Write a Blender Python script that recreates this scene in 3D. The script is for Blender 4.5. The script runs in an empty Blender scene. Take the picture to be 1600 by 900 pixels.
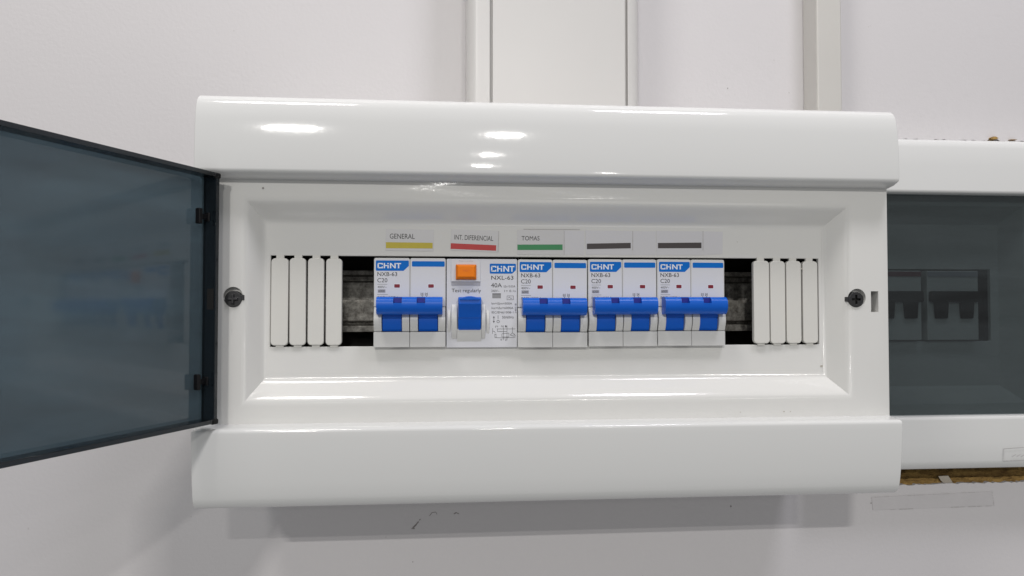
import bpy, bmesh, math, random
from mathutils import Vector, Matrix
random.seed(7)
scene = bpy.context.scene
COL = scene.collection
# ------------------------------------------------------------------ units
# survey millimetres: x right, d = distance from the camera's plane into the wall, z up from eye level
WALL_D = 465.0
EYE = 1500.0
def W(x, d, z): return Vector((x / 1000, (d - WALL_D) / 1000, (z + EYE) / 1000))
# ------------------------------------------------------------------ camera
FPX, YAW, PIT = 1155.0, math.radians(5.04), math.radians(1.5)
cam = bpy.data.cameras.new('camera'); cam_o = bpy.data.objects.new('camera', cam); COL.objects.link(cam_o)
cam.sensor_width = 36; cam.lens = 36 * FPX / 1600; cam.clip_start = 0.005; cam.clip_end = 50
cam_o.location = W(0, 0, 0); cam_o.rotation_euler = (math.radians(90) + PIT, 0, -YAW)
scene.camera = cam_o
# ------------------------------------------------------------------ world, lamps, exposure
world = bpy.data.worlds.new('World'); scene.world = world; world.use_nodes = True
bg = world.node_tree.nodes['Background']
bg.inputs['Color'].default_value = (0.985, 0.99, 1.0, 1); bg.inputs['Strength'].default_value = 0.28
def lamp(x, dist, z, watts, radius=0.075, col=(1.0, 0.975, 0.935)):
    l = bpy.data.lights.new('ceiling_lamp', 'POINT'); l.energy = watts; l.shadow_soft_size = radius; l.color = col
    o = bpy.data.objects.new('ceiling_lamp', l); COL.objects.link(o)
    o.location = (x, -dist, z); return o
def tube(x, dist, z, watts, length, width, col=(1.0, 0.975, 0.935)):      # a short ceiling tube, aimed into the room
    l = bpy.data.lights.new('ceiling_tube', 'AREA'); l.shape = 'RECTANGLE'; l.size = length; l.size_y = width; l.energy = watts; l.color = col
    o = bpy.data.objects.new('ceiling_tube', l); COL.objects.link(o); o.location = (x, -dist, z)
    o.rotation_euler = (math.radians(35), 0, 0); return o
tube(-0.63, 2.70, 2.62, 21, 0.16, 0.02)
tube(0.25, 2.85, 2.62, 9, 0.10, 0.018)
lamp(0.27, 4.4, 2.62, 14, 0.04)
lamp(0.33, 6.4, 2.62, 20, 0.05)
lamp(2.35, 10.5, 2.62, 22, 0.09)
lamp(-0.30, 0.50, 2.62, 20, 0.13, (1.0, 0.965, 0.92))
lamp(0.42, 0.56, 2.62, 21, 0.13, (0.955, 0.935, 1.0))
vs = scene.view_settings
vs.view_transform = 'Standard'; vs.look = 'None'; vs.gamma = 1.0; vs.exposure = 0.04; vs.use_curve_mapping = False
scene.cycles.use_denoising = True
scene.cycles.max_bounces = 12; scene.cycles.transparent_max_bounces = 24
scene.cycles.sample_clamp_indirect = 4.0

# ------------------------------------------------------------------ materials
def new_mat(name):
    m = bpy.data.materials.new(name); m.use_nodes = True
    return m, m.node_tree.nodes, m.node_tree.links
def plastic(name, col, rough=0.3, var=0.03, scale=30.0, bump=0.0, bscale=900.0, metal=0.0, spec=0.5, coat=0.0, rvar=0.02, tint=None):
    m, n, l = new_mat(name); b = n['Principled BSDF']
    tc = n.new('ShaderNodeTexCoord')
    no = n.new('ShaderNodeTexNoise'); no.inputs['Scale'].default_value = scale; no.inputs['Detail'].default_value = 6
    l.new(tc.outputs['Object'], no.inputs['Vector'])
    mx = n.new('ShaderNodeMix'); mx.data_type = 'RGBA'
    a = [max(0, c * (1 - var)) for c in col]; t = tint or (1, 1, 1)
    c2 = [min(1, c * (1 + var) * k) for c, k in zip(col, t)]
    mx.inputs[6].default_value = (*a, 1); mx.inputs[7].default_value = (*c2, 1)
    l.new(no.outputs['Fac'], mx.inputs[0]); l.new(mx.outputs[2], b.inputs['Base Color'])
    mr = n.new('ShaderNodeMapRange'); mr.inputs[3].default_value = max(0.02, rough - rvar); mr.inputs[4].default_value = rough + rvar
    n2 = n.new('ShaderNodeTexNoise'); n2.inputs['Scale'].default_value = scale * 2.3; n2.inputs['Detail'].default_value = 4
    l.new(tc.outputs['Object'], n2.inputs['Vector']); l.new(n2.outputs['Fac'], mr.inputs[0]); l.new(mr.outputs[0], b.inputs['Roughness'])
    b.inputs['Metallic'].default_value = metal; b.inputs['Specular IOR Level'].default_value = spec
    b.inputs['Coat Weight'].default_value = coat; b.inputs['Coat Roughness'].default_value = 0.05
    if bump:
        n3 = n.new('ShaderNodeTexNoise'); n3.inputs['Scale'].default_value = bscale; n3.inputs['Detail'].default_value = 3
        l.new(tc.outputs['Object'], n3.inputs['Vector'])
        bp = n.new('ShaderNodeBump'); bp.inputs['Strength'].default_value = bump; bp.inputs['Distance'].default_value = 0.0006
        l.new(n3.outputs['Fac'], bp.inputs['Height']); l.new(bp.outputs[0], b.inputs['Normal'])
    return m
def smoke(name, tint, haze=(0.03, 0.04, 0.05), hfac=0.10):
    m, n, l = new_mat(name); out = n['Material Output']; n.remove(n['Principled BSDF'])
    tr = n.new('ShaderNodeBsdfTransparent'); tr.inputs['Color'].default_value = (*tint, 1)
    df = n.new('ShaderNodeBsdfDiffuse'); df.inputs['Color'].default_value = (*haze, 1)
    gl = n.new('ShaderNodeBsdfGlossy'); gl.inputs['Roughness'].default_value = 0.075
    fr0 = n.new('ShaderNodeFresnel'); fr0.inputs['IOR'].default_value = 1.55
    ge = n.new('ShaderNodeNewGeometry'); inv = n.new('ShaderNodeMath'); inv.operation = 'SUBTRACT'; inv.inputs[0].default_value = 1.0
    l.new(ge.outputs['Backfacing'], inv.inputs[1])
    fr = n.new('ShaderNodeMath'); fr.operation = 'MULTIPLY'; l.new(fr0.outputs[0], fr.inputs[0]); l.new(inv.outputs[0], fr.inputs[1])
    tc = n.new('ShaderNodeTexCoord'); no = n.new('ShaderNodeTexNoise'); no.inputs['Scale'].default_value = 2600; no.inputs['Detail'].default_value = 2
    l.new(tc.outputs['Object'], no.inputs['Vector'])
    mr = n.new('ShaderNodeMapRange'); mr.inputs[1].default_value = 0.3; mr.inputs[2].default_value = 0.7
    mr.inputs[3].default_value = hfac * 0.7; mr.inputs[4].default_value = hfac * 1.3; l.new(no.outputs['Fac'], mr.inputs[0])
    # wiped-on smears: long horizontal streaks of thicker haze
    mp = n.new('ShaderNodeMapping'); mp.inputs['Scale'].default_value = (7, 7, 46); mp.inputs['Rotation'].default_value = (0, 0.12, 0); l.new(tc.outputs['Object'], mp.inputs['Vector'])
    ns = n.new('ShaderNodeTexNoise'); ns.inputs['Scale'].default_value = 1.0; ns.inputs['Detail'].default_value = 5; ns.inputs['Distortion'].default_value = 0.6; l.new(mp.outputs[0], ns.inputs['Vector'])
    ms = n.new('ShaderNodeMapRange'); ms.inputs[1].default_value = 0.35; ms.inputs[2].default_value = 0.68; ms.inputs[3].default_value = 0.45; ms.inputs[4].default_value = 1.75; l.new(ns.outputs['Fac'], ms.inputs[0])
    mu = n.new('ShaderNodeMath'); mu.operation = 'MULTIPLY'; l.new(mr.outputs[0], mu.inputs[0]); l.new(ms.outputs[0], mu.inputs[1])
    m1 = n.new('ShaderNodeMixShader'); l.new(mu.outputs[0], m1.inputs[0]); l.new(tr.outputs[0], m1.inputs[1]); l.new(df.outputs[0], m1.inputs[2])
    m2 = n.new('ShaderNodeMixShader'); l.new(fr.outputs[0], m2.inputs[0]); l.new(m1.outputs[0], m2.inputs[1]); l.new(gl.outputs[0], m2.inputs[2])
    l.new(m2.outputs[0], out.inputs['Surface'])
    return m
M = {}
M['cover'] = plastic('glossy_white_plastic', (0.69, 0.695, 0.69), 0.058, 0.012, 14, bump=0.02, bscale=350, coat=0.0, spec=0.38, rvar=0.015, tint=(1, 0.995, 0.985))
M['cover_satin'] = plastic('satin_white_plastic', (0.70, 0.70, 0.685), 0.09, 0.02, 22, bump=0.04, bscale=500, spec=0.38, rvar=0.03, tint=(1, 0.99, 0.975))
M['box'] = plastic('white_plastic', (0.66, 0.66, 0.64), 0.4, 0.02)
M['interior_shade'] = plastic('dark_interior_shade', (0.065, 0.056, 0.048), 0.6, 0.2, 60)  # dark colour stands in for the shade inside the boxes
M['blank'] = plastic('matt_white_plastic', (0.66, 0.655, 0.63), 0.38, 0.03, 60, bump=0.05, bscale=200, tint=(1, 0.99, 0.96))
M['breaker'] = plastic('breaker_grey_white', (0.62, 0.62, 0.61), 0.36, 0.02, 80, bump=0.05)
M['breaker_face'] = plastic('breaker_label_white', (0.64, 0.645, 0.68), 0.33, 0.012, 80, bump=0.04)
M['blue'] = plastic('toggle_blue', (0.001, 0.10, 0.53), 0.34, 0.06, 120, spec=0.3, bump=0.06, bscale=1400)
M['slot_shade'] = plastic('blue_slot_shade', (0.003, 0.01, 0.22), 0.5, 0.05)
M['print_blue'] = plastic('printed_blue', (0.001, 0.145, 0.54), 0.5, 0.03, 200, spec=0.15)
M['print_white'] = plastic('printed_white', (0.75, 0.78, 0.82), 0.4, 0.01)
M['ink'] = plastic('grey_ink', (0.02, 0.02, 0.022), 0.5, 0.1, 400)
M['ink_soft'] = plastic('pale_ink', (0.08, 0.08, 0.09), 0.5, 0.1, 400)
M['red'] = plastic('indicator_red', (0.20, 0.008, 0.022), 0.3, 0.1, 300)
M['orange'] = plastic('button_orange', (0.83, 0.20, 0.002), 0.32, 0.05, 150, spec=0.25, bump=0.05)
M['grey_window'] = plastic('grey_window', (0.26, 0.26, 0.27), 0.4, 0.05)
M['strip_grey'] = plastic('grey_strip', (0.36, 0.36, 0.40), 0.4, 0.05)
M['black'] = plastic('black_plastic', (0.005, 0.005, 0.006), 0.45, spec=0.2, var=0.1)
M['recess_shade'] = plastic('recess_shade_black', (0.004, 0.004, 0.004), 0.7, 0.1)
M['screw'] = plastic('blackened_screw', (0.03, 0.03, 0.032), 0.42, 0.2, 300, metal=0.3, bump=0.1)
M['paper'] = plastic('sticker_paper', (0.60, 0.595, 0.60), 0.45, 0.02, 60, bump=0.05, bscale=160)
M['paper_cool'] = plastic('sticker_paper_cool', (0.62, 0.615, 0.638), 0.42, 0.02, 60, bump=0.05, bscale=160)
M['yellow'] = plastic('print_yellow', (0.52, 0.42, 0.03), 0.5, 0.08, 300)
M['print_red'] = plastic('print_red', (0.50, 0.035, 0.035), 0.5, 0.08, 300)
M['green'] = plastic('print_green', (0.035, 0.25, 0.09), 0.5, 0.08, 300)
M['print_black'] = plastic('print_charcoal', (0.055, 0.045, 0.045), 0.5, 0.12, 300)
M['trunk'] = plastic('trunking_pvc', (0.60, 0.588, 0.575), 0.34, 0.015, 12, bump=0.03, bscale=60)
M['raceway'] = plastic('cream_raceway_pvc', (0.58, 0.565, 0.535), 0.4, 0.03, 30, bump=0.06, bscale=80)
M['smoke'] = smoke('smoked_polycarbonate', (0.325, 0.41, 0.455), (0.085, 0.105, 0.118), 0.25)
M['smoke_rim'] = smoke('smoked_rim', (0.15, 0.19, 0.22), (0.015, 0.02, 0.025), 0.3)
M['smoke_grey'] = smoke('grey_smoked_door', (0.54, 0.575, 0.585), (0.12, 0.14, 0.15), 0.09)
M['rbreaker'] = plastic('old_breaker_white', (0.6, 0.6, 0.58), 0.4, 0.03)
M['maroon'] = plastic('maroon_print', (0.16, 0.03, 0.05), 0.5, 0.05)
M['chip'] = plastic('paper_chip', (0.42, 0.38, 0.32), 0.7, 0.1, 300)
M['grime'] = plastic('dark_grime', (0.25, 0.235, 0.225), 0.8, 0.3, 500)
M['speck'] = plastic('faint_dirt', (0.46, 0.43, 0.38), 0.6, 0.2, 600)
M['tape'] = plastic('aged_clear_tape', (0.595, 0.577, 0.585), 0.35, 0.05, 90, bump=0.1, bscale=120)
M['edge_dirt_shade'] = plastic('dirt_and_edge_shade', (0.47, 0.455, 0.45), 0.6, 0.3, 600)
# galvanised rail: blotchy zinc
def zinc():
    m, n, l = new_mat('galvanised_steel'); b = n['Principled BSDF']; tc = n.new('ShaderNodeTexCoord')
    v = n.new('ShaderNodeTexNoise'); v.inputs['Scale'].default_value = 330; v.inputs['Detail'].default_value = 7; v.inputs['Roughness'].default_value = 0.7
    l.new(tc.outputs['Object'], v.inputs['Vector'])
    r = n.new('ShaderNodeValToRGB'); r.color_ramp.elements[0].position = 0.36; r.color_ramp.elements[0].color = (0.20, 0.185, 0.165, 1)
    r.color_ramp.elements[1].position = 0.64; r.color_ramp.elements[1].color = (0.62, 0.60, 0.55, 1)
    l.new(v.outputs['Fac'], r.inputs[0]); l.new(r.outputs[0], b.inputs['Base Color'])
    b.inputs['Metallic'].default_value = 0.5; b.inputs['Roughness'].default_value = 0.42
    bp = n.new('ShaderNodeBump'); bp.inputs['Strength'].default_value = 0.25; bp.inputs['Distance'].default_value = 0.0005
    l.new(v.outputs['Fac'], bp.inputs['Height']); l.new(bp.outputs[0], b.inputs['Normal'])
    return m
M['zinc'] = zinc()
def wall_mat():
    m, n, l = new_mat('painted_wall'); b = n['Principled BSDF']; tc = n.new('ShaderNodeTexCoord')
    a = n.new('ShaderNodeTexNoise'); a.inputs['Scale'].default_value = 7; a.inputs['Detail'].default_value = 5
    l.new(tc.outputs['Object'], a.inputs['Vector'])
    mx = n.new('ShaderNodeMix'); mx.data_type = 'RGBA'; mx.inputs[6].default_value = (0.615, 0.597, 0.607, 1); mx.inputs[7].default_value = (0.65, 0.632, 0.638, 1)
    l.new(a.outputs['Fac'], mx.inputs[0])
    # faint specks
    s = n.new('ShaderNodeTexNoise'); s.inputs['Scale'].default_value = 180; s.inputs['Detail'].default_value = 2; l.new(tc.outputs['Object'], s.inputs['Vector'])
    r = n.new('ShaderNodeValToRGB'); r.color_ramp.elements[0].position = 0.75; r.color_ramp.elements[0].color = (1, 1, 1, 1)
    r.color_ramp.elements[1].position = 0.83; r.color_ramp.elements[1].color = (0.72, 0.70, 0.68, 1); l.new(s.outputs['Fac'], r.inputs[0])
    mm = n.new('ShaderNodeMix'); mm.data_type = 'RGBA'; mm.blend_type = 'MULTIPLY'; mm.inputs[0].default_value = 1
    l.new(mx.outputs[2], mm.inputs[6]); l.new(r.outputs[0], mm.inputs[7]); l.new(mm.outputs[2], b.inputs['Base Color'])
    b.inputs['Roughness'].default_value = 0.55; b.inputs['Specular IOR Level'].default_value = 0.35
    c = n.new('ShaderNodeTexNoise'); c.inputs['Scale'].default_value = 420; c.inputs['Detail'].default_value = 4; l.new(tc.outputs['Object'], c.inputs['Vector'])
    bp = n.new('ShaderNodeBump'); bp.inputs['Strength'].default_value = 0.22; bp.inputs['Distance'].default_value = 0.0005
    l.new(c.outputs['Fac'], bp.inputs['Height']); l.new(bp.outputs[0], b.inputs['Normal'])
    return m
M['wall'] = wall_mat()
def core_mat():
    m, n, l = new_mat('brown_fibre_core'); b = n['Principled BSDF']; tc = n.new('ShaderNodeTexCoord')
    mp = n.new('ShaderNodeMapping'); mp.inputs['Scale'].default_value = (0.35, 1, 1); l.new(tc.outputs['Object'], mp.inputs['Vector'])
    v = n.new('ShaderNodeTexNoise'); v.inputs['Scale'].default_value = 260; v.inputs['Detail'].default_value = 8; v.inputs['Roughness'].default_value = 0.7
    l.new(mp.outputs[0], v.inputs['Vector'])
    r = n.new('ShaderNodeValToRGB'); r.color_ramp.elements[0].position = 0.33; r.color_ramp.elements[0].color = (0.14, 0.075, 0.022, 1)
    r.color_ramp.elements[1].position = 0.66; r.color_ramp.elements[1].color = (0.50, 0.32, 0.10, 1)
    l.new(v.outputs['Fac'], r.inputs[0]); l.new(r.outputs[0], b.inputs['Base Color']); b.inputs['Roughness'].default_value = 0.9
    bp = n.new('ShaderNodeBump'); bp.inputs['Strength'].default_value = 0.8; bp.inputs['Distance'].default_value = 0.001
    l.new(v.outputs['Fac'], bp.inputs['Height']); l.new(bp.outputs[0], b.inputs['Normal'])
    return m
M['core'] = core_mat()

# ------------------------------------------------------------------ lettering
_tc = {}
def glyphs(body, bold=0.0):
    """flat outline mesh of a line of lettering, normalised to its own bounding box"""
    key = (body, bold)
    if key in _tc: return _tc[key]
    cu = bpy.data.curves.new('lettering', 'FONT'); cu.body = body; cu.size = 1; cu.offset = bold; cu.resolution_u = 3
    ob = bpy.data.objects.new('lettering', cu); COL.objects.link(ob)
    dg = bpy.context.evaluated_depsgraph_get(); dg.update()
    me = bpy.data.meshes.new_from_object(ob.evaluated_get(dg))
    vs_ = [(v.co.x, v.co.y) for v in me.vertices]; fs = [tuple(p.vertices) for p in me.polygons]
    bpy.data.objects.remove(ob); bpy.data.curves.remove(cu); bpy.data.meshes.remove(me)
    x0 = min(v[0] for v in vs_); x1 = max(v[0] for v in vs_); y0 = min(v[1] for v in vs_); y1 = max(v[1] for v in vs_)
    r = ([((a - x0) / (x1 - x0), (c - y0) / (y1 - y0)) for a, c in vs_], fs)
    _tc[key] = r; return r

# ------------------------------------------------------------------ mesh builder (survey mm)
class MB:
    def __init__(self, xf=None): self.v = []; self.f = []; self.xf = xf
    def add(self, vs_, fs):
        o = len(self.v)
        self.v += [self.xf(*p) for p in vs_] if self.xf else list(vs_)
        self.f += [tuple(i + o for i in q) for q in fs]; return self
    def box(self, x0, x1, d0, d1, z0, z1):
        return self.add([(x0,d0,z0),(x1,d0,z0),(x1,d1,z0),(x0,d1,z0),(x0,d0,z1),(x1,d0,z1),(x1,d1,z1),(x0,d1,z1)],
                        [(0,3,2,1),(4,5,6,7),(0,1,5,4),(1,2,6,5),(2,3,7,6),(3,0,4,7)])
    def prism(self, prof, x0, x1):          # prof: closed (d, z) outline
        n = len(prof)
        self.add([(x0, d, z) for d, z in prof] + [(x1, d, z) for d, z in prof],
                 [tuple(range(n)), tuple(range(2*n-1, n-1, -1))] + [(i, (i+1) % n + 0, (i+1) % n + n, i + n)[::-1] for i in range(n)])
        return self
    def plate(self, poly, d0, d1):          # poly: closed (x, z) outline, counter-clockwise from the front
        n = len(poly)
        return self.add([(x, d0, z) for x, z in poly] + [(x, d1, z) for x, z in poly],
                 [tuple(range(n)), tuple(range(2*n-1, n-1, -1))] + [(i, i + n, (i+1) % n + n, (i+1) % n) for i in range(n)])
    def flat(self, poly, d): return self.add([(x, d, z) for x, z in poly], [tuple(range(len(poly)))])
    def text(self, body, x0, x1, z0, z1, d, bold=0.0, rot=0.0):
        vs_, fs = glyphs(body, bold); c, s = math.cos(rot), math.sin(rot)
        P = []
        for a, b in vs_:
            X, Z = a * (x1 - x0), b * (z1 - z0); P.append((x0 + X*c - Z*s, d, z0 + X*s + Z*c))
        return self.add(P, fs)
    def line(self, x0, z0, x1, z1, d, t):
        L = math.hypot(x1-x0, z1-z0) or 1; nx, nz = -(z1-z0)/L*t/2, (x1-x0)/L*t/2
        return self.flat([(x0-nx,z0-nz),(x1-nx,z1-nz),(x1+nx,z1+nz),(x0+nx,z0+nz)], d)
    def build(self, name, mat, parent=None, bevel=0.0, seg=2, smooth=True, org=None, limit=30, loc=None):
        me = bpy.data.meshes.new(name)
        if parent is not None and parent.get('_org'): o = Vector(parent['_org'])
        else: o = Vector(org) if org else Vector((0, 0, 0))
        if parent is None and org is None and loc is None:      # a thing that is one mesh: origin at its own centre
            o = Vector([sum(c) / len(self.v) for c in zip(*self.v)])
        me.from_pydata([((x - o.x) / 1000, (d - o.y) / 1000, (z - o.z) / 1000) for x, d, z in self.v], [], self.f)
        me.validate(); me.update()
        bm = bmesh.new(); bm.from_mesh(me); bmesh.ops.recalc_face_normals(bm, faces=bm.faces)
        bm.to_mesh(me); bm.free()
        me.materials.append(mat)
        ob = bpy.data.objects.new(name, me); COL.objects.link(ob)
        if parent is not None: ob.parent = parent; ob['_org'] = tuple(o)
        else: ob.location = W(*o); ob['_org'] = tuple(o)
        if smooth:
            for p in me.polygons: p.use_smooth = True
            me.set_sharp_from_angle(angle=math.radians(limit + 5))
        if bevel:
            b = ob.modifiers.new('edge', 'BEVEL'); b.width = bevel / 1000; b.segments = seg; b.limit_method = 'ANGLE'; b.angle_limit = math.radians(limit)
            b.harden_normals = True
        return ob
def rrect(x0, x1, z0, z1, r, n=4, corners=(1,1,1,1)):   # counter-clockwise: bl, br, tr, tl
    P = []
    for k, (cx, cz, a0) in enumerate([(x0,z0,180),(x1,z0,270),(x1,z1,0),(x0,z1,90)]):
        rr = r * corners[k]
        if rr <= 0: P.append((cx, cz)); continue
        ox = cx + (rr if k in (0, 3) else -rr); oz = cz + (rr if k in (0, 1) else -rr)
        for i in range(n + 1):
            a = math.radians(a0 + 90 * i / n); P.append((ox + rr * math.cos(a), oz + rr * math.sin(a)))
    return P
def disc(cx, cz, r, n=28, sx=1.0): return [(cx + r*sx*math.cos(2*math.pi*i/n), cz + r*math.sin(2*math.pi*i/n)) for i in range(n)]
def thing(name, label, cat, org, group=None):
    o = bpy.data.objects.new(name, None); COL.objects.link(o); o.empty_display_size = 0.02
    o.location = W(*org); o['_org'] = tuple(org); o['label'] = label; o['category'] = cat
    if group: o['group'] = group
    return o
def tag(o, label, cat, group=None, kind=None):
    o['label'] = label
    if cat: o['category'] = cat
    if group: o['group'] = group
    if kind: o['kind'] = kind
    return o
def cut(ob, mb):
    """boolean away the solid in mb, result baked into the mesh"""
    tmp = mb.build('cutter', M['box'], None, org=tuple(ob['_org'])) if ob.parent is None else mb.build('cutter', M['box'], ob.parent)
    mods = [m for m in ob.modifiers]
    b = ob.modifiers.new('cut', 'BOOLEAN'); b.operation = 'DIFFERENCE'; b.object = tmp; b.solver = 'EXACT'
    for m in mods: m.show_viewport = False
    dg = bpy.context.evaluated_depsgraph_get(); dg.update()
    me = bpy.data.meshes.new_from_object(ob.evaluated_get(dg)); old = ob.data
    ob.modifiers.remove(b)
    for m in mods: m.show_viewport = True
    ob.data = me; me.name = ob.name; bpy.data.meshes.remove(old)
    t = tmp.data; bpy.data.objects.remove(tmp); bpy.data.meshes.remove(t)
    me.set_sharp_from_angle(angle=math.radians(35))
_r = Vector((math.cos(YAW), -math.sin(YAW), 0)); _f = Vector((math.sin(YAW)*math.cos(PIT), math.cos(YAW)*math.cos(PIT), math.sin(PIT))); _u = _r.cross(_f)
def at(px, py, d):                  # survey point on the upright plane at distance d
    v = (px - 800) * _r + (450 - py) * _u + FPX * _f
    v *= d / v.y; return v.x, v.z

# ================================================================== SETTING: the wall
HX0, HX1, HZ0, HZ1 = 232.0, 404.0, -117.3, 112.1      # cut-out for the second board
def ragged():
    P = []; rnd = random.Random(3)
    n = 90
    for i in range(n + 1):      # bottom, left to right
        P.append((HX0 + (HX1-HX0)*i/n, HZ0 + 0.9*(i/n) + rnd.uniform(-0.45, 0.45)))
    for i in range(1, 12): P.append((HX1 + rnd.uniform(-.4, .4), HZ0 + (HZ1-HZ0)*i/12))
    for i in range(n + 1):
        k = 1 - i/n; x = HX0 + (HX1-HX0)*k
        bump = 0.55*max(0, 0.45*math.sin(x*0.33) + 0.5*math.sin(x*0.91+1) + rnd.uniform(-.5, .4)) + (1.3 if 362 < x < 370 else 0)
        P.append((x, HZ1 + bump))
    for i in range(1, 12): P.append((HX0 + rnd.uniform(-.4, .4), HZ1 - (HZ1-HZ0)*i/12))
    return P
hole = ragged()
wm = MB()
def wall_sheet():
    bm = bmesh.new(); B = 1300.0
    out = [bm.verts.new((x, WALL_D, z)) for x, z in ((-B, -B), (B, -B), (B, B), (-B, B))]
    inn = [bm.verts.new((x, WALL_D, z)) for x, z in hole]
    es = [bm.edges.new((out[i], out[(i+1) % 4])) for i in range(4)] + [bm.edges.new((inn[i], inn[(i+1) % len(inn)])) for i in range(len(inn))]
    bmesh.ops.triangle_fill(bm, use_beauty=True, edges=es, normal=(0, -1, 0))
    bm.verts.index_update()
    v = [tuple(q.co) for q in bm.verts]; f = [tuple(q.index for q in p.verts) for p in bm.faces]
    bm.free(); return v, f
v, f = wall_sheet()
n0 = len(v); nh = len(hole)
v += [(x, WALL_D + 6, z) for x, z in hole]              # the thickness of the plaster skin
f += [(4 + i, 4 + (i+1) % nh, n0 + (i+1) % nh, n0 + i) for i in range(nh)]
wm.add(v, f)
wall = wm.build('wall', M['wall'], None, org=(0, WALL_D, 0), smooth=False)
wall['kind'] = 'structure'; wall['label'] = 'off-white painted wall carrying the boards'
# brown board core exposed round the cut-out: a trough behind the skin
cm = MB(); rnd = random.Random(5)
nx, nd = 70, 8
ledge = []
for j in range(nd + 1):
    for i in range(nx + 1):
        x = HX0 - 6 + (HX1 - HX0 + 12) * i / nx
        ledge.append((x, WALL_D + 1.0 + (0, 3, 5, 8, 9.5, 13, 20, 35, 55)[j], HZ0 - 1.2 + (0.9 * i / nx) + rnd.uniform(-0.6, 0.5) + (0, 2.2, 3.6, 3.2, 6.5, 9.0, 10, 11, 12)[j]))
cm.add(ledge, [(j*(nx+1)+i, j*(nx+1)+i+1, (j+1)*(nx+1)+i+1, (j+1)*(nx+1)+i) for j in range(nd) for i in range(nx)])
top = [(x, d, -z + HZ0 + HZ1 + 3.0) for x, d, z in ledge]
cm.add(top, [(j*(nx+1)+i, j*(nx+1)+i+1, (j+1)*(nx+1)+i+1, (j+1)*(nx+1)+i) for j in range(nd) for i in range(nx)])
cm.box(HX0 - 7, HX1 + 7, WALL_D + 56, WALL_D + 60, HZ0 - 6, HZ1 + 6)
cm.box(HX0 - 8, HX0 - 5, WALL_D + 1, WALL_D + 56, HZ0 - 6, HZ1 + 6)
cm.box(HX1 + 5, HX1 + 8, WALL_D + 1, WALL_D + 56, HZ0 - 6, HZ1 + 6)
co = cm.build('exposed_core', M['core'], wall, smooth=False); co['label'] = 'ragged brown board core showing below the second board'
# crumbs of core along the upper edge of the cut-out
for (px, py, w, h) in ((1553, 216, 15, 5.0), (1583, 218.5, 14, 1.5)):
    x, z = at(px, py, 463.6); k = 0.4; m_ = MB(); rr = random.Random(px)
    pts = [(x + math.cos(a) * w*k/2 * rr.uniform(.75, 1.2), z + math.sin(a) * h*k/2 * rr.uniform(.7, 1.25)) for a in [i*math.pi/5 for i in range(10)]]
    m_.plate(pts, 463.2, 466.0); m_.build('crumb', M['core'], wall, smooth=False)
# white chip of paper stuck in the gap
m_ = MB(); ch = [at(px, py, 467.5) for px, py in ((1466, 744), (1481, 743), (1487, 752), (1490, 757), (1479, 758), (1470, 751))]
m_.plate(ch[::-1], 467.2, 467.8); tag(m_.build('paper_chip', M['chip'], None, smooth=False), 'small pale paper chip caught in the brown gap under the second board', 'paper')
# scuffs
m_ = MB()
for (x0, y0, x1, y1, t) in ((645, 825, 650, 820, 0.9), (650, 820, 654, 815, 0.7), (655, 813, 657, 811, 0.5), (671, 806, 675, 801, 0.35), (675, 801, 681, 800, 0.3), (681, 800, 683, 804, 0.25), (709, 803, 713, 801, 0.6), (713, 801, 717, 803, 0.4), (643, 826, 648, 826, 0.5)):
    a = at(x0, y0, 464.85); b = at(x1, y1, 464.85); m_.line(a[0], a[1], b[0], b[1], 464.85, t)
for (px, py, r) in ((1365, 794, 1.0), (1361, 786, 0.5), (1142, 791, 0.6), (1137, 138, 0.4), (645, 878, 0.35)):
    a = at(px, py, 464.85); m_.flat([(a[0] + math.cos(q)*r*random.uniform(.6, 1), a[1] + math.sin(q)*r*random.uniform(.7, 1.3)) for q in [i*math.pi/4 for i in range(8)]], 464.85)
m_.build('scuff', M['grime'], wall, smooth=False)
# clear tape strip
tp = [at(px, py, 464.7) for px, py in ((1364, 797), (1553, 790), (1550, 768), (1362, 777))]
t = thing('tape_strip', 'aged clear tape strip stuck on the wall under the second board', 'tape', (*[sum(p[0] for p in tp)/4], 464.7, sum(p[1] for p in tp)/4))
MB().plate(tp, 464.6, 464.9).build('film', M['tape'], t, smooth=False)
m_ = MB(); ed = [(0, 1, .55), (1, 2, .5), (2, 3, .3)]; rr = random.Random(4)
for a, b, th in ed:
    for k in range(14):
        if rr.random() < 0.3: continue
        q0, q1 = k/14, (k + rr.uniform(.5, 1))/14; A, B_ = tp[a], tp[b]
        m_.line(A[0]+(B_[0]-A[0])*q0, A[1]+(B_[1]-A[1])*q0, A[0]+(B_[0]-A[0])*q1, A[1]+(B_[1]-A[1])*q1, 464.5, th*rr.uniform(.4, 1))
m_.build('dirty_edge', M['edge_dirt_shade'], t, smooth=False)

# ------------------------------------------------------------------ wide trunking above the board
t = thing('wide_trunking', 'wide white cable trunking running up the wall above the open board', 'trunking', (62, 465, 98))
ZT0, ZT1 = 97.5, 700.0
def trunk_side(x_out, x_in, sgn):
    r = 6.0; P = [(x_out, 464.6)]
    for i in range(6):
        a = math.radians(90 * i / 5); P.append((x_out + sgn*(r - r*math.cos(a)), 427 + r - r*math.sin(a)))
    P += [(x_in, 427), (x_in, 432), (x_out + sgn*2.5, 434), (x_out + sgn*2.5, 464.6)]
    m_ = MB(); n = len(P)
    m_.add([(x, d, ZT0) for x, d in P] + [(x, d, ZT1) for x, d in P], [tuple(range(n)), tuple(range(2*n-1, n-1, -1))] + [(i, (i+1) % n, (i+1) % n + n, i+n) for i in range(n)])
    return m_
trunk_side(11.5, 24.6, 1).build('side_channel', M['trunk'], t)
trunk_side(114.2, 106.6, -1).build('side_channel', M['trunk'], t)
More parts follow.
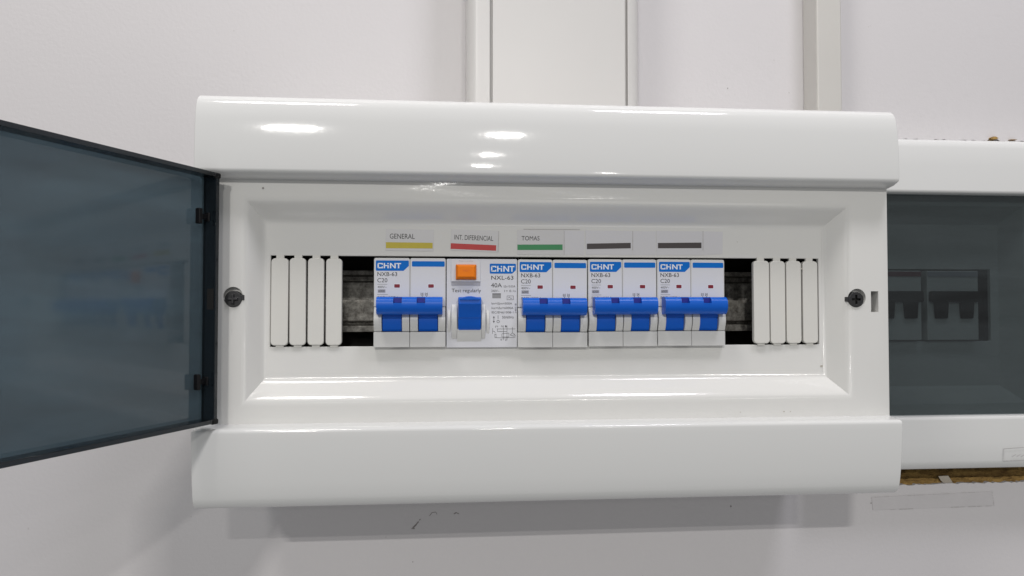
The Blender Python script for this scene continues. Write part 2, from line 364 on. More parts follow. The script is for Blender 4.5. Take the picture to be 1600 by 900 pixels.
MB().box(23, 28, 430.6, 431.6, ZT0, ZT1).build('gap_backing', M['trunk'], t)  # backing strips added so the lid gaps look less black
MB().box(103.6, 108, 430.2, 431.2, ZT0, ZT1).build('gap_backing', M['trunk'], t)
MB().box(13, 112.5, 462, 464.5, ZT0, ZT1).build('base', M['trunk'], t)
MB().box(26.2, 105.4, 427.6, 429.6, ZT0, ZT1).build('cover_plate', M['trunk'], t, bevel=0.5)
# narrow raceway
t = thing('narrow_raceway', 'narrow cream cable raceway running up the wall near the right', 'raceway', (241, 465, 115))
MB().box(233.6, 250.2, 446.2, 464.8, 117.5, 700).build('channel', M['raceway'], t, bevel=1.2, seg=3)
m_ = MB(); rr = random.Random(9); zs = [117.5 + 6*i for i in range(60)]
L = [(250.2 + 0.8 + rr.uniform(-.35, .5), z) for z in zs]
m_.add([(249.9, 463.2, z) for z in zs] + [(x, 464.8, z) for x, z in L], [(i, i+1, 61+i-0, 60+i) for i in range(59)])
m_.build('paint_bead', M['raceway'], t)

# ================================================================== the second board (right)
t = thing('closed_distribution_board', 'closed flush board with smoked door in the wall, cut off at the right', 'distribution board', (316, 465, -103))
RX0, RX1 = 236.0, 398.0
def rbar(z_in, z_out):      # curved cover bar
    s = 1 if z_out > z_in else -1; P = [(463.5, z_in), (442, z_in), (440.6, z_in + s*0.5), (440, z_in + s*1.5)]
    h = abs(z_out - z_in)
    P += [(440.2, z_in + s*h*0.5), (441.0, z_in + s*(h-6))]
    for i in range(1, 6):
        a = math.radians(10 + 80*i/5); P.append((441 + 6*(math.cos(math.radians(10)) - math.cos(a))*1.0, z_in + s*(h - 6 + 6*(math.sin(a) - math.sin(math.radians(10)))/(1-math.sin(math.radians(10))))))
    P.append((463.5, z_out)); return P
MB().prism(rbar(72.3, 107.6), RX0, RX1).build('upper_cover_bar', M['cover'], t, bevel=0.8)
MB().prism(rbar(-68.6, -102.4), RX0, RX1).build('lower_cover_bar', M['cover'], t, bevel=0.8)
m_ = MB()
RW = (263.0, 361.5, -22.4, 25.2)
def ring_faces(n_rings, per=4):
    return [(k*per + i, k*per + (i+1) % per, (k+1)*per + (i+1) % per, (k+1)*per + i) for k in range(n_rings - 1) for i in range(per)]
def rings(mb, R):
    v = []
    for x0, x1, z0, z1, d in R: v += [(x0, d, z0), (x1, d, z0), (x1, d, z1), (x0, d, z1)]
    mb.add(v, ring_faces(len(R)))
rings(m_, [(RX0+1, RX1-1, -74, 78, 463), (RX0+1, RX1-1, -74, 78, 452), (RX0+10, RX1-22, -62, 66, 452), (RX0+18, RX1-31, -52, 55, 463.5), (*RW, 463.5), (*RW, 466)])
m_.build('inner_plate', M['box'], t, bevel=0.5)
bb = MB(); bb.box(RX0+4, RX1-4, 510, 512, -94, 98)
for a in ((RX0+4, RX0+6, -94, 98), (RX1-6, RX1-4, -94, 98), (RX0+6, RX1-6, -94, -92), (RX0+6, RX1-6, 96, 98)): bb.box(a[0], a[1], 464, 510, a[2], a[3])
bb.build('back_box', M['interior_shade'], t)
dr = MB().box(RX0+2, RX1-2, 445.5, 447.3, -68.2, 71.9).build('door', M['smoke_grey'], t, bevel=0.4)
# ghost of a peeled sticker on the lower bar
m_ = MB(); g = [at(px, py, 440.0) for px, py in ((1568, 720), (1612, 718), (1612, 698), (1568, 701))]
for i in range(4): m_.line(*g[i], *g[(i+1) % 4], 439.7, 0.35)
for k in range(4): a = at(1582 + 7*k, 713, 440); b = at(1587 + 7*k, 710, 440); m_.line(*a, *b, 439.7, 0.5)
m_.build('sticker_ghost', M['edge_dirt_shade'], t, smooth=False)
def old_breaker(x0, w, lab, label):
    b = thing('old_circuit_breaker', label, 'circuit breaker', (x0 + w/2, 470, -21.5), 'breakers inside the closed board')
    MB().box(x0, x0+w, 458.5, 505, -21.4, 24.0).build('housing', M['rbreaker'], b, bevel=0.5)
    MB().box(x0+.4, x0+w-.4, 458.0, 458.4, 20.2, 23.4).build('top_stripe', lab, b)
    MB().box(x0+.6, x0+w-.6, 454.5, 458.3, 3.5, 10.6).build('handle_bar', M['black'], b, bevel=1.0)
    for k in range(2):
        c = x0 + w*(0.25 + 0.5*k)
        MB().plate([(c-5, 3.4), (c-4.2, -7.2), (c+4.2, -7.2), (c+5, 3.4)], 456.6, 458.4).build('toggle', M['black'], b, bevel=0.5)
old_breaker(277.5, 32.0, M['maroon'], 'white breaker with maroon top stripe behind the smoked door, partly hidden')
old_breaker(313.5, 35.6, M['strip_grey'], 'white two-pole breaker with black toggles behind the smoked door')

# ================================================================== the open board
XL, XR = -117.2, 227.6
board = thing('open_distribution_board', 'white surface-mounted electrical board with its smoked door swung open', 'distribution board', (55.2, 465, -92))
def visor(z_lip, s, segs, arc_from, r, back_z):
    """profile of a cover visor: from the underside over the lip, up the gently curved face and round to the back"""
    P = [(374, back_z), (363.2, back_z), (357.5, back_z + s*0.75), (354.6, z_lip - s*0.55), (353.5, z_lip - s*0.05), (353.05, z_lip + s*0.6)]
    d, z = 353.0, z_lip + s*1.4; P.append((d, z))
    for phi, ln in segs:
        n = 4
        for i in range(n):
            a = math.radians(phi[0] + (phi[1]-phi[0]) * (i + .5)/n)
            d += math.sin(a)*ln/n; z += s*math.cos(a)*ln/n; P.append((d, z))
    a0 = math.radians(arc_from); n = 9
    cx = d + r*math.cos(a0); cz = z - s*r*math.sin(a0)
    for i in range(1, n + 1):
        a = a0 + (math.pi/2 - a0)*i/n; P.append((cx - r*math.cos(a), cz + s*r*math.sin(a)))
    zt = P[-1][1]; P.append((374, zt)); return P
up = visor(63.7, 1, [((-1.5, 1.2), 9.0), ((1.2, 5.2), 14.0), ((5.2, 17), 7.4)], 17, 8.2, 61.4)
lo = visor(-57.0, -1, [((2, 4), 10.0), ((4, 7.5), 13.5), ((7.5, 13), 7.6)], 13, 7.0, -55.6)
print('visor tops', up[-1], lo[-1])
MB().prism(up, XL, XR).build('upper_visor', M['cover'], board, bevel=0.55, seg=3, limit=55)
MB().prism(lo, XL, XR).build('lower_visor', M['cover'], board, bevel=0.55, seg=3, limit=55)
# front plate: border, rounded shoulder, sloped recess, window
WX0, WX1, WZ0, WZ1 = -86.5, 194.8, -19.45, 25.6
OX0, OX1, OZ0, OZ1 = -96.2, 206.0, -45.3, 52.0
IX0, IX1, IZ0, IZ1 = -89.4, 197.4, -35.5, 42.3
R = [(XL+.5, XR-.5, -62, 68, 368), (XL+.5, XR-.5, -62, 68, 363.6), (XL+.7, XR-.7, -62, 68, 363.15), (XL+1.2, XR-1.2, -62, 68, 363.0)]
def mixr(a, b, t): return tuple(p + (q - p)*t for p, q in zip(a, b))
O = (OX0, OX1, OZ0, OZ1); I = (IX0, IX1, IZ0, IZ1)
for tt, e_ in ((-0.26, 0), (-0.12, .012), (0.0, .05), (0.12, .125), (0.25, .235), (0.76, .765), (0.88, .875), (1.0, .95), (1.10, .988)):
    R.append((*mixr(O, I, tt), 363.0 + 10.0*e_))
R.append((IX0 + 1.0, IX1 - .9, IZ0 + 2.0, IZ1 - 2.0, 373.0))
R += [(WX0-.25, WX1+.25, WZ0-.25, WZ1+.25, 373.0), (WX0, WX1, WZ0, WZ1, 373.25), (WX0, WX1, WZ0, WZ1, 375.2), (IX0-3, IX1+3, IZ0-3, IZ1+3, 375.4), (OX0-3, OX1+3, OZ0-3, OZ1+3, 368.4)]
m_ = MB(); rings(m_, R); n = len(R); m_.f += [((n-1)*4 + i, (n-1)*4 + (i+1) % 4, (i+1) % 4, i) for i in range(4)]
fp = m_.build('front_plate', M['cover_satin'], board, limit=50)
c = MB(); c.plate(disc(-101.6, 5.2, 4.6), 355, 366.2); c.plate(disc(210.2, 5.0, 4.6), 355, 366.2); c.box(217.6, 221.6, 355, 370, -2.4, 8.3)
cut(fp, c)
# small dirt speck on the border
a = at(411, 294, 362.9); MB().flat(disc(a[0], a[1], 0.55, 8), 362.85).build('dirt_speck', M['grime'], board, smooth=False)
for (px, py, d, r) in ((1225, 643, 362.85, .3), (1235, 643, 362.85, .22), (1157, 644, 362.85, .2), (1284, 572, 372.85, .55), (1253, 420, 371.55, .4), (1152, 378, 372.85, .2)):
    a = at(px, py, d); MB().flat(disc(a[0], a[1], r, 8, 1.6), d).build('dirt_speck', M['speck'], board, smooth=False)
# back box, and an added dark liner standing in for interior shade
bb = MB(); X0, X1, Z0, Z1 = XL+4, XR-4, -88, 96.8
for a in ((X0, X0+2, Z0, Z1), (X1-2, X1, Z0, Z1), (X0+2, X1-2, Z0, Z0+2), (X0+2, X1-2, Z1-2, Z1)): bb.box(a[0], a[1], 369, 462, a[2], a[3])
bb.box(X0, X1, 462, 464.6, Z0, Z1); bb.build('back_box', M['box'], board, bevel=0.0)
pn = MB(); x0, x1, z0, z1 = X0+6, X1-6, Z0+8, Z1-8
pn.box(x0, x1, 448, 450, z0, z1)
for a in ((x0, x0+1.5, z0, z1), (x1-1.5, x1, z0, z1), (x0, x1, z0, z0+1.5), (x0, x1, z1-1.5, z1)): pn.box(a[0], a[1], 382, 448, a[2], a[3])
pn.build('shade_liner', M['interior_shade'], board)
# top-hat rail
F_ = [(421, 20.8), (421, 18.2), (430, 17.7), (430, 14.9), (424.4, 14.5), (424, 14.0), (424.3, 4), (424, -7.6), (424.4, -8.1), (430, -8.5), (430, -9.9), (421.6, -9.9), (421, -10.5), (421, -13.9)]
P = F_ + [(d + 1.1, z + (0.6 if 0 < i < len(F_)-1 and z < 0 else 0)) for i, (d, z) in list(enumerate(F_))[::-1]]
P = F_ + [(432, -13.9), (432, 20.8)]
MB().prism(P, -100, 212).build('mounting_rail', M['zinc'], board, bevel=0.3)
# screws
for (x, z, ang, tab) in ((-101.4, 4.0, 0.1, 1), (209.4, 4.0, 0.0, -1)):
    s = MB(); s.plate(disc(x, z, 3.95, 28), 362.3, 370); s.box(*(sorted((x + tab*3.2, x + tab*5.0))), 362.6, 366, z-1.0 if tab < 0 else z-0.6, z+2.0 if tab > 0 else z+1.4)
    so = s.build('screw', M['screw'], board, bevel=0.5, seg=2)
    q = MB(); w, l_ = 0.55, 2.3
    q.plate([(x+w, z-w), (x+l_, z-w), (x+l_, z+w), (x+w, z+w), (x+w, z+l_), (x-w, z+l_), (x-w, z+w), (x-l_, z+w), (x-l_, z-w), (x-w, z-w), (x-w, z-l_), (x+w, z-l_)], 361, 364.2)
    cut(so, q)
    q2 = MB(); q2.flat(disc(x, z, 2.6, 12), 363.9); q2.build('drive_recess_shade', M['recess_shade'], so, smooth=False)  # black disc painted as the shade at the bottom of the cross
# blanking strips with their moulded tabs
def blank(x0, x1, dz=0.0, dd=0.0, tilt=0.0):
    m_ = MB(lambda x, d, z: ((x + (z - 3)*tilt)*.992, d - 3.0, z*.992))
    m_.plate(rrect(x0+.15, x1-.15, -18.9+dz, 24.4+dz, 1.9, 5), 374.7+dd, 377.6+dd)
    o = m_.build('blanking_strip', M['blank'], board, bevel=0.5, seg=2, limit=40)
    xm = (x0 + x1)/2
    for z0_, z1_ in ((24.0+dz, 26.2), (-20.0, -18.6+dz)):
        MB(lambda x, d, z: (x*.992, d - 3.0, z*.992)).box(xm-1.9, xm+1.9, 375.8+dd, 377.2+dd, z0_, z1_).build('tab', M['blank'], o)
for i, (x0, x1) in enumerate(((-86.9, -78.2), (-77.9, -69.6), (-69.1, -60.8), (-60.2, -52.0))): blank(x0, x1, (0, .1, .1, 0)[i], (0, -.2, .1, -.1)[i], (.002, -.003, 0, .001)[i])
for i, (x0, x1) in enumerate(((159.7, 168.6), (168.9, 177.4), (177.8, 186.3), (186.9, 195.4))): blank(x0, x1, (0, -.1, 0, 0)[i], (-.9, -.5, -.2, 0)[i], (-.002, 0, .001, 0)[i])

# ------------------------------------------------------------------ the smoked door, swung open about 116 degrees
ang = math.radians(24.0)
ux, ud = -math.sin(ang), -math.cos(ang); nxx, nnd = math.cos(ang), -math.sin(ang)
FL = 9.4; P0 = (-105.3 - nxx*FL, 353.0 - nnd*FL); DZ0, DZ1, DL = -53.4, 62.4, 322.0
def dxf(tt, n, z): return (P0[0] + ux*tt + nxx*n, P0[1] + ud*tt + nnd*n, z)
def dbox(t0, t1, n0, n1, z0, z1): return MB(dxf).box(t0, t1, n0, n1, z0, z1)
door = dbox(0, DL, 0, 2.0, DZ0, DZ1).build('door', M['smoke'], board, bevel=0.5, seg=2)
door['label'] = 'smoked translucent door swung wide open on the left edge'
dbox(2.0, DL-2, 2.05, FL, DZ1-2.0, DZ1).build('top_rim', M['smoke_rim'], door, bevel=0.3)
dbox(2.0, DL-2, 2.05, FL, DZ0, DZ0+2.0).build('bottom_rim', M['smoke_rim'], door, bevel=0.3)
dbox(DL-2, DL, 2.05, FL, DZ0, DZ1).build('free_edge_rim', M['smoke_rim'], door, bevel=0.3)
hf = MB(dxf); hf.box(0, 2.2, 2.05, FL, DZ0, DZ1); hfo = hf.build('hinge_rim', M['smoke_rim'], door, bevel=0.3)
for z in (DZ1-1.4, DZ0+0.9): dbox(-0.6, 3.4, FL-1.4, FL+0.5, z-1.3, z+1.3).build('hinge_pin', M['black'], door, bevel=0.8, seg=3)
for z in (41.8, -34.0):
    k = MB(dxf); k.box(2.2, 7.0, 3.8, 5.4, z-1.3, z+1.3); k.box(6.6, 8.8, 3.3, 5.9, z-3.6, z+3.6); k.box(2.2, 3.2, 3.2, 6.2, z-2.1, z+2.1)
    k.build('latch_peg', M['black'], door, bevel=0.5)
dbox(2.25, 2.6, 5.0, 8.6, -1.0, 8.6).build('latch_slot_shade', M['recess_shade'], door)  # black plate painted as the dark of a slot, no hole cut

# ================================================================== breakers
K = 1/3.13
def bprint(mb, body, x0, x1, y0, y1, d=-0.07, bold=0.0):   # y measured down from the top edge
    mb.text(body, x0, x1, -y1, -y0, d, bold)
LOGO = [('C', 0.0, 0.235), ('H', 0.265, 0.475), ('i', 0.505, 0.56), ('N', 0.585, 0.775), ('T', 0.79, 1.0)]
def logo(mb, x0, x1, z0, z1, d):
    w, h = x1 - x0, z1 - z0; s = 0.052*w*1.0; v = 0.19*h
    def rect(a, b, c, e): mb.flat([(x0+a*w, z0+c*h), (x0+b*w, z0+c*h), (x0+b*w, z0+e*h), (x0+a*w, z0+e*h)], d)
    S = 0.056
    rect(0.0, S, 0.10, 0.90); rect(0.02, 0.225, 0.80, 1.0); rect(0.02, 0.225, 0.0, 0.20); rect(0.18, 0.225, 0.66, 0.80); rect(0.18, 0.225, 0.20, 0.34)
    rect(0.262, 0.262+S, 0, 1); rect(0.262+S, 0.43, 0.42, 0.60); rect(0.418, 0.418+S, 0, 0.60)
    rect(0.495, 0.495+S, 0, 0.66) if False else None
    rect(0.418, 0.418+S, 0.76, 1.0)
    rect(0.525, 0.525+S, 0, 1); rect(0.72, 0.72+S, 0, 1)
    mb.flat([(x0+(0.525+S)*w, z0+1.0*h), (x0+(0.525+S)*w, z0+0.70*h), (x0+0.72*w, z0), (x0+0.72*w, z0+0.30*h)], d)
    rect(0.79, 1.0, 0.80, 1.0); rect(0.867, 0.867+S, 0, 0.80)
def tag_shape(x0, x1, y0, y1, ch, r=0.5):
    P = rrect(x0, x1, -y1, -y0, r, 3, (1, 0, 1, 1))
    i = 4
    P[i:i+1] = [(x1-ch, -y1), (x1, -y1+ch*0.95)]
    return P
def build_mcb():
    org = (0, 0, 0); b = bpy.data.objects.new('circuit_breaker', None); COL.objects.link(b); b['_org'] = org; b.empty_display_size = 0.02
    for p in range(2):
        xo = 17.78 * p
        h = MB(); h.box(xo+.15, xo+17.6, 7, 48, -44.0, -0.4)
        h.plate(rrect(xo, xo+17.66, -24.25, 0, 0.95, 4, (0, 0, 1, 1)), 0, 7.2)
        # cheeks either side of the toggle, bulging towards the viewer
        prof = [(7.2, -24.45)] + [(0.15 - 2.6*math.sin(math.pi*min(1, (i/10)*0.93)), -24.45 - 12.1*i/10) for i in range(11)] + [(7.2, -36.55)]
        h.prism(prof, xo+.12, xo+4.0); h.prism(prof, xo+13.95, xo+17.55)
        h.plate(rrect(xo+.02, xo+17.64, -44.3, -36.75, 0.3, 2), -0.9, 7.2)
        ho = h.build('pole_housing', M['breaker'], b, bevel=0.3, seg=2, limit=40)
        fa = MB(); fa.flat(rrect(xo+.5, xo+17.2, -23.9, -0.5, 0.6, 3, (0, 0, 1, 1)), -0.03); fa.build('printed_face', M['breaker_face'], ho, smooth=False)
        tg = MB(); pr = [(6.5, -20.5), (0.2, -20.5)]
        pr += [(-1.2, -24), (-1.6, -27.5), (-1.5, -29.6), (-0.7, -30.0), (-0.75, -32.5), (-0.2, -35.4), (0.6, -36.5), (6.5, -36.5)]
        tg.prism(pr, xo+4.25, xo+13.75); tg.build('toggle', M['blue'], b, bevel=0.25, limit=25)
        rx = xo + (10.0 if p == 0 else 9.0)
        MB().flat(rrect(rx-.25, rx+3.0, -15.0, -12.8, 0.3, 2), -0.05).build('indicator_surround', M['print_white'], b, smooth=False)
        MB().plate(rrect(rx, rx+2.75, -14.75, -13.05, 0.25, 2), -0.12, 0.2).build('indicator_window', M['red'], b, smooth=False)
    lb = MB(); lb.flat(tag_shape(0.95, 17.15, 1.25, 6.4, 2.6), -0.07); lo_ = lb.build('brand_label', M['print_blue'], b, smooth=False)
    g = MB(); logo(g, 1.75, 13.3, -5.15, -2.55, -0.12); g.build('brand_lettering', M['print_white'], lo_, smooth=False)
    MB().flat(rrect(18.65, 34.9, -4.25, -1.55, 0.5, 3), -0.07).build('blue_band', M['print_blue'], b, smooth=False)
    t_ = MB(); bprint(t_, 'NXB-63', 1.7, 11.4, 7.05, 9.05, bold=0.004); bprint(t_, 'C20', 1.7, 6.6, 10.05, 12.15, bold=0.0)
    t_.line(1.7, -13.1, 6.6, -13.1, -0.07, 0.13); t_.line(1.7, -18.15, 6.8, -18.15, -0.07, 0.13)
    bprint(t_, '400V~', 1.8, 6.3, 13.9, 15.0); bprint(t_, 'IEC/EN60898-1', 1.7, 11.6, 19.0, 20.2)
    t_.build('rating_print', M['ink'], b, smooth=False)
    t_ = MB(); t_.flat([(1.9, -17.3), (5.7, -17.3), (5.7, -15.6), (1.9, -15.6)], -0.055); q = t_.build('breaking_capacity_box', M['strip_grey'], b, smooth=False)
    t_ = MB(); bprint(t_, '6000', 2.3, 5.3, 15.85, 17.05, d=-0.09); t_.build('breaking_capacity_print', M['ink'], q, smooth=False)
    t_ = MB()
    for xx in (23.6, 25.7):
        bprint(t_, '12' if xx < 24 else '34', xx-.3, xx+.5, 17.4, 18.3)
        t_.line(xx-.45, -17.2, xx-.45, -18.6, -.07, .16); t_.line(xx+.6, -17.2, xx+.6, -18.8, -.07, .2); t_.line(xx-.45, -18.5, xx+.2, -18.7, -.07, .15); t_.line(xx+.2, -18.7, xx+.5, -19.9, -.07, .2)
    t_.build('contact_symbol', M['ink'], b, smooth=False)
    # handle tie bar across both toggles
    def barprof(notch=False):
        P = [(-1.4, -19.4), (-5.2, -19.35)]
        top = [(-6.6, -19.6), (-7.8, -20.3), (-8.5, -21.3), (-8.8, -22.4)]
        if notch: top = [(-5.6, -19.4), (-5.7, -22.3), (-8.8, -22.4)]
        P += top + [(-8.8, -24.4), (-8.4, -25.8), (-7.6, -27.0), (-6.4, -27.8), (-5.0, -28.1), (-1.4, -28.1)]
        return P
    hb = MB()
    for x0, x1, nt in ((1.9, 10.1, 0), (10.1, 14.2, 1), (14.2, 21.4, 0), (21.4, 25.5, 1), (25.5, 33.9, 0)):
        hb.prism(barprof(nt), x0, x1)
    hbo = hb.build('tie_bar', M['blue'], b, limit=40)
    for x0 in (10.1, 21.4): MB().box(x0+.05, x0+4.05, -6.4, -5.75, -22.2, -19.8).build('bar_slot_shade', M['slot_shade'], hbo, smooth=False)  # dark blue insets painted for the shade inside the notches
    return b
def copy_tree(o, parent=None):
    c = o.copy(); COL.objects.link(c); c.parent = parent
    for ch_ in list(o.children): copy_tree(ch_, c)
    return c
mcb = build_mcb(); G = 'blue-handled two-pole circuit breakers'
spots = [(-36.0, 'two-pole breaker with blue tie bar under the yellow GENERAL sticker'),
         (35.6, 'two-pole breaker with blue tie bar under the green TOMAS sticker'),
         (71.5, 'blue-barred two-pole breaker between the green-sticker breaker and the last one'),
         (107.4, 'rightmost two-pole breaker with blue tie bar, beside the open black gap')]
for i, (x, lab) in enumerate(spots):
    o = mcb if i == 0 else copy_tree(mcb)
    o.location = W(x, 370.6, 24.55 + (0.0, -0.35, -0.1, 0.1)[i]); o['label'] = lab; o['category'] = 'circuit breaker'; o['group'] = G
    o.rotation_euler = (0, (0, 0.003, -0.002, 0.002)[i], 0)

# residual-current breaker
b = thing('residual_current_breaker', 'wide white breaker with orange test button under the red sticker', 'circuit breaker', (-0.15, 370.8, 24.5))
b['_org'] = (0, 0, 0)
k = 1/3.1
def X(px): return (px - 697)*k
def Y(py): return (py - 403)*k
h = MB(); h.box(.15, 35.35, 3, 48, -44.2, -0.3)
h.plate(rrect(0.0, 35.45, -44.6, -0.2, 0.5, 3), 0, 3.2)
ho = h.build('housing', M['breaker_face'], b, bevel=0.3)
# raised drum ribs beside the toggle
def rib(x0, x1, y0, y1, hgt):
    n = 12; pr = [(0.5, -y0)] + [(-hgt*math.sin(math.pi*i/n)**0.8, -(y0 + (y1-y0)*i/n)) for i in range(n+1)] + [(0.5, -y1)]
    return MB().prism(pr, x0, x1).build('toggle_rib', M['breaker'], b, bevel=0.45, limit=40)
rib(X(705), X(713.2), Y(474), Y(528), 2.6); rib(X(750.8), X(757), Y(474), Y(528), 2.6)
rib(X(699), X(703.2), Y(483), Y(518), 0.9); rib(X(759), X(763.5), Y(483), Y(520), 0.9)
n = 10; y0, y1 = Y(512), Y(534)
MB().prism([(0.6, -y0), (-1.7, -y0), (-1.4, -(y0+2)), (-0.6, -(y0+5)), (0.3, -y1), (0.6, -y1)], X(713.4), X(750.6)).build('toggle_apron', M['breaker'], b, limit=40)
pr = [(3, -Y(463)), (-4.6, -Y(463)), (-6.6, -Y(464.5)), (-7.6, -Y(468)), (-7.7, -Y(474)), (-6.0, -Y(482)), (-4.6, -Y(490)), (-4.2, -Y(494.5)), (-3.4, -Y(496)), (-3.2, -Y(504)), (-2.4, -Y(511)), (-1.3, -Y(515)), (3, -Y(515))]
MB().prism(pr, X(715), X(750)).build('toggle', M['blue'], b, bevel=0.4, limit=25)
lip = []
for i in range(13):
    q = i/12; lip.append((X(717) + q*(X(748)-X(717)), -Y(465) + 1.0*math.sin(math.pi*q)))
MB().plate([(X(748), -Y(468)), *lip[::-1], (X(717), -Y(468))][::-1], -8.3, -6.2).build('thumb_lip', M['blue'], b, bevel=0.4)
MB().plate(rrect(X(704), X(749.4), -Y(439), -Y(404.5), 0.3, 2), -0.55, 0.2).build('button_surround', M['breaker_face'], b, bevel=0.2)
MB().plate(rrect(X(704.5), X(749.4), -Y(445), -Y(439.3), 0.1, 1), -0.18, 0.2).build('grey_strip', M['strip_grey'], b)
m_ = MB(); x0, x1, z0, z1 = X(711.2), X(743), -Y(436), -Y(412.6)
rings(m_, [(x0, x1, z0, z1, 0.1), (x0, x1, z0, z1, -1.6), (x0+1.0, x1-1.0, z0+1.3, z1-0.8, -3.0)]); m_.f += [(8, 9, 10, 11)]
bo = m_.build('test_button', M['orange'], b, bevel=0.3)
t_ = MB(); bprint(t_, 'TEST', X(721), X(733), Y(421), Y(423.5), d=-3.06); t_.build('button_lettering', plastic('button_emboss', (0.70, 0.15, 0.003), 0.4), bo, smooth=False)
t_ = MB(); bprint(t_, 'Test monthly', X(716), X(738), Y(406.3), Y(408.3), d=-0.62); t_.build('button_print', M['strip_grey'], b, smooth=False)
lb = MB().flat(tag_shape(X(764), X(805), Y(410.8), Y(426.3), 1.9), -0.07).build('brand_label', M['print_blue'], b, smooth=False) if False else None
m_ = MB(); m_.flat(tag_shape(X(764), X(805), Y(410.8), Y(426.3), 1.9), -0.07); lb = m_.build('brand_label', M['print_blue'], b, smooth=False)
g = MB(); logo(g, X(766), X(802.5), -Y(423.3), -Y(414.3), -0.12); g.build('brand_lettering', M['print_white'], lb, smooth=False)
t_ = MB()
bprint(t_, 'NXL-63', X(766.5), X(801), Y(429.6), Y(435.8), bold=0.0); bprint(t_, '40A', X(766), X(783), Y(441.2), Y(447.8), bold=0.0)
bprint(t_, 'Test regularly', X(705), X(750.5), Y(450), Y(457.2), bold=0.0)
t_.build('type_print', M['ink'], b, smooth=False)
t_ = MB()
bprint(t_, 'I\u0394n 0.03A', X(786), X(804), Y(444.3), Y(447.8)); bprint(t_, '240V~', X(766.5), X(779), Y(451.5), Y(455)); bprint(t_, '1+ 0.1s', X(787), X(804.5), Y(451.5), Y(455))
bprint(t_, 'Im=I\u0394m=500A', X(767), X(799), Y(471), Y(474.5)); bprint(t_, 'Inc=I\u0394c=6000A', X(767), X(801), Y(478), Y(481.5)); bprint(t_, 'IEC/EN61008-1', X(767), X(801), Y(485), Y(488.3))
bprint(t_, '50/60Hz', X(783.5), X(801.5), Y(492.3), Y(496.2)); 
vsx = glyphs('240118')
t_.add([(X(803.2) + (1 - b_)*X(697 + 2.6), -0.07, -Y(488) + a_*(Y(488) - Y(473))) for a_, b_ in vsx[0]], vsx[1])
# test-symbol box
for s_ in ((791, 461, 801, 461), (801, 461, 801, 467), (801, 467, 791, 467), (791, 467, 791, 461), (793, 464.5, 795, 462.6), (795, 462.6, 797, 465.5), (797, 465.5, 799, 464)):
    t_.line(X(s_[0]), -Y(s_[1]), X(s_[2]), -Y(s_[3]), -.07, .16)
# on / off arrows
t_.line(X(770.5), -Y(493), X(770.5), -Y(503), -.07, .2); t_.line(X(777), -Y(491.5), X(777), -Y(497), -.07, .22)
for yy, s_ in ((492.3, 1), (503.2, -1)): t_.flat([(X(769), -Y(yy + 3*s_)), (X(772), -Y(yy + 3*s_)), (X(770.5), -Y(yy))], -.07)
for i in range(14):
    a0, a1 = i*2*math.pi/14, (i+1)*2*math.pi/14; cx, cz, r_ = X(777.2), -Y(501), 0.65
    t_.line(cx + r_*math.cos(a0), cz + r_*math.sin(a0), cx + r_*math.cos(a1), cz + r_*math.sin(a1), -.07, .2)
# wiring diagram
SCH = [(768.5, 511, 768.5, 520), (768.5, 516, 771, 516), (771, 516, 773, 519), (772, 521, 774, 521), (774, 520, 774, 526), (772, 526, 774, 526), (772, 520, 772, 526), (774, 526, 785, 526.5), (785, 526.5, 804, 525.5),
       (773, 508, 776.5, 508), (773, 508, 773, 511), (776.5, 508, 776.5, 510), (775, 512.5, 804, 512.5), (776, 512.5, 776, 516.5), (776, 516.5, 791.5, 516.5), (785.5, 507, 785.5, 530), (791, 507, 791, 530),
       (783, 520, 783, 525), (783, 520, 794, 519), (794, 519, 794, 525), (783, 525, 794, 525), (799.5, 510, 799.5, 519), (796, 522, 799.5, 518.5), (799.5, 518.5, 803, 522), (796, 522, 803, 524), (802, 520, 804.5, 524)]
for s_ in SCH: t_.line(X(s_[0]), -Y(s_[1]), X(s_[2]), -Y(s_[3]), -.07, .17)
for body, px, py in (('N', 782, 507), ('1', 788, 507), ('N', 781, 528), ('2', 788, 528)): bprint(t_, body, X(px), X(px+2.2), Y(py), Y(py+2.8))
t_.build('rating_print', M['ink_soft'], b, smooth=False)
MB().plate(rrect(X(768), X(781.5), -Y(464.7), -Y(457.2), 0.1, 1), -0.05, 0.2).build('trip_window', M['grey_window'], b, smooth=False)
MB().flat([(X(768), -Y(458.4)), (X(781.5), -Y(458.4)), (X(781.5), -Y(457.2)), (X(768), -Y(457.2))], -0.08).build('window_edge', M['ink_soft'], b, smooth=False)

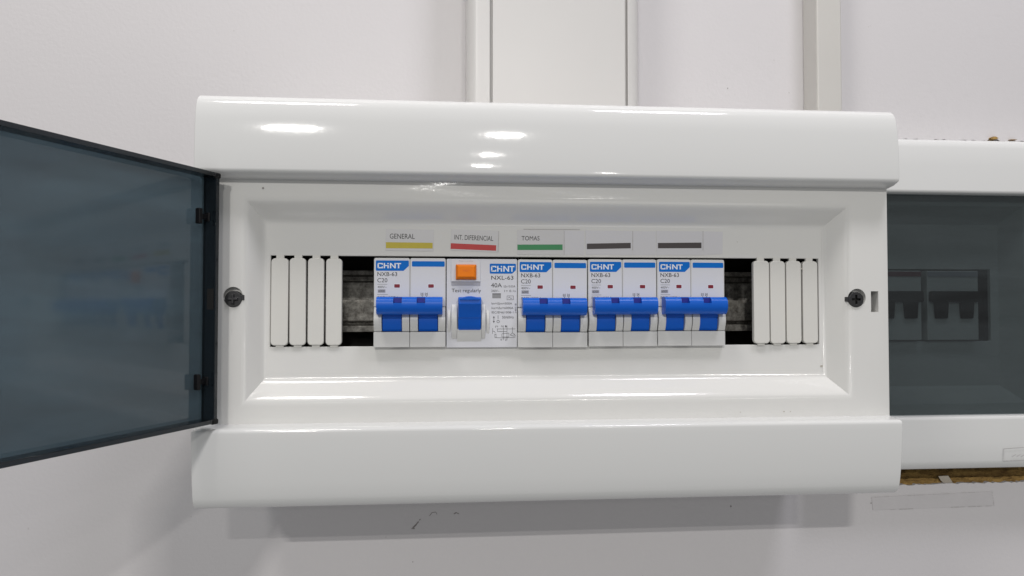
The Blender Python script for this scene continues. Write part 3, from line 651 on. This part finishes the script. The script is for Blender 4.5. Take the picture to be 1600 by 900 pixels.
# ================================================================== stickers above the breakers
DP = 372.78
def sticker(label, quad, bar, barmat, text=None, trot=0.0, paper='paper', tail=None, edge_shade=None):
    q = [at(px, py, DP) for px, py in quad]
    t = thing('circuit_sticker', label, 'sticker', (sum(p[0] for p in q)/4, DP, sum(p[1] for p in q)/4), 'circuit name stickers above the breakers')
    pp = MB().plate(q, DP, 372.97); po = pp.build('paper', M[paper], t, smooth=False)
    if tail:
        q2 = [at(px, py, DP) for px, py in tail]; MB().plate(q2, DP + 0.06, 372.98).build('blank_tail', M['paper_cool'], t, smooth=False)
    if edge_shade:
        cm_ = MB()
        for (x0, y0, x1, y1, w_) in edge_shade:
            a = at(x0, y0, DP); b_ = at(x1, y1, DP); cm_.line(*a, *b_, DP - 0.05, w_)
        cm_.build('paper_edge_shade', M['edge_dirt_shade'], t, smooth=False)  # painted lines standing in for shade along the paper's thickness
    MB().flat([at(px, py, DP) for px, py in bar], DP - 0.06).build('colour_bar', M[barmat], t, smooth=False)
    if text:
        body, px0, px1, py0, py1 = text; a = at(px0, py1, DP); c_ = at(px1, py0, DP)
        tm = MB(); tm.text(body, a[0], c_[0], a[1], c_[1], DP - 0.06, 0.0, trot); tm.build('lettering', M['ink'], t, smooth=False)
sticker('sticker with a yellow bar reading GENERAL, stuck above the leftmost breaker', ((602, 391.5), (677.5, 392.5), (678, 359), (603, 357.5)), ((603, 387.8), (676, 388.3), (676, 379.4), (603, 378.4)), 'yellow', ('GENERAL', 609, 648, 365.3, 372.8), -0.008)
sticker('tilted sticker with a red bar reading INT. DIFERENCIAL', ((704, 391), (778.5, 394.5), (779.5, 361), (705, 358)), ((704, 388.8), (775, 391.8), (775.3, 383.2), (704.3, 380)), 'print_red', ('INT. DIFERENCIAL', 710, 770.5, 367.2, 374.2), -0.03, edge_shade=((779.3, 361, 778.3, 394, .3),))
sticker('sticker with a green bar reading TOMAS, with a blank paper tail', ((808, 397.5), (881, 398.5), (881.5, 360), (808, 359)), ((808.5, 390.6), (879, 390.6), (879, 382), (808.5, 382.2)), 'green', ('TOMAS', 815, 843, 369, 375.6), 0.0, tail=((882, 398), (913, 398.5), (913, 360.5), (882, 360)), edge_shade=((818, 358, 906, 358.6, .25), (881.5, 361, 881.5, 398, .3)))
sticker('unlettered sticker with a charcoal bar next to the green one', ((915.5, 398), (988, 398.5), (988.5, 361), (914.5, 360)), ((917, 389.3), (985.5, 388), (985.5, 379.4), (917, 380.7)), 'print_black', paper='paper_cool', tail=((988.7, 398.5), (1024.5, 398.5), (1024.5, 361.5), (988.7, 361)), edge_shade=((988.6, 361, 988.6, 391, .35),))
sticker('unlettered sticker with a charcoal bar, rightmost of the five', ((1025.5, 398.5), (1098, 398.5), (1098.5, 361.5), (1025.5, 361)), ((1028, 388), (1096, 387.8), (1096, 379), (1028, 379.6)), 'print_black', paper='paper_cool', tail=((1098.8, 398.5), (1129, 397), (1129.5, 362), (1098.8, 361.5)), edge_shade=((1098.4, 361, 1098.4, 391, .35),))

for o in scene.objects:
    if '_org' in o: del o['_org']
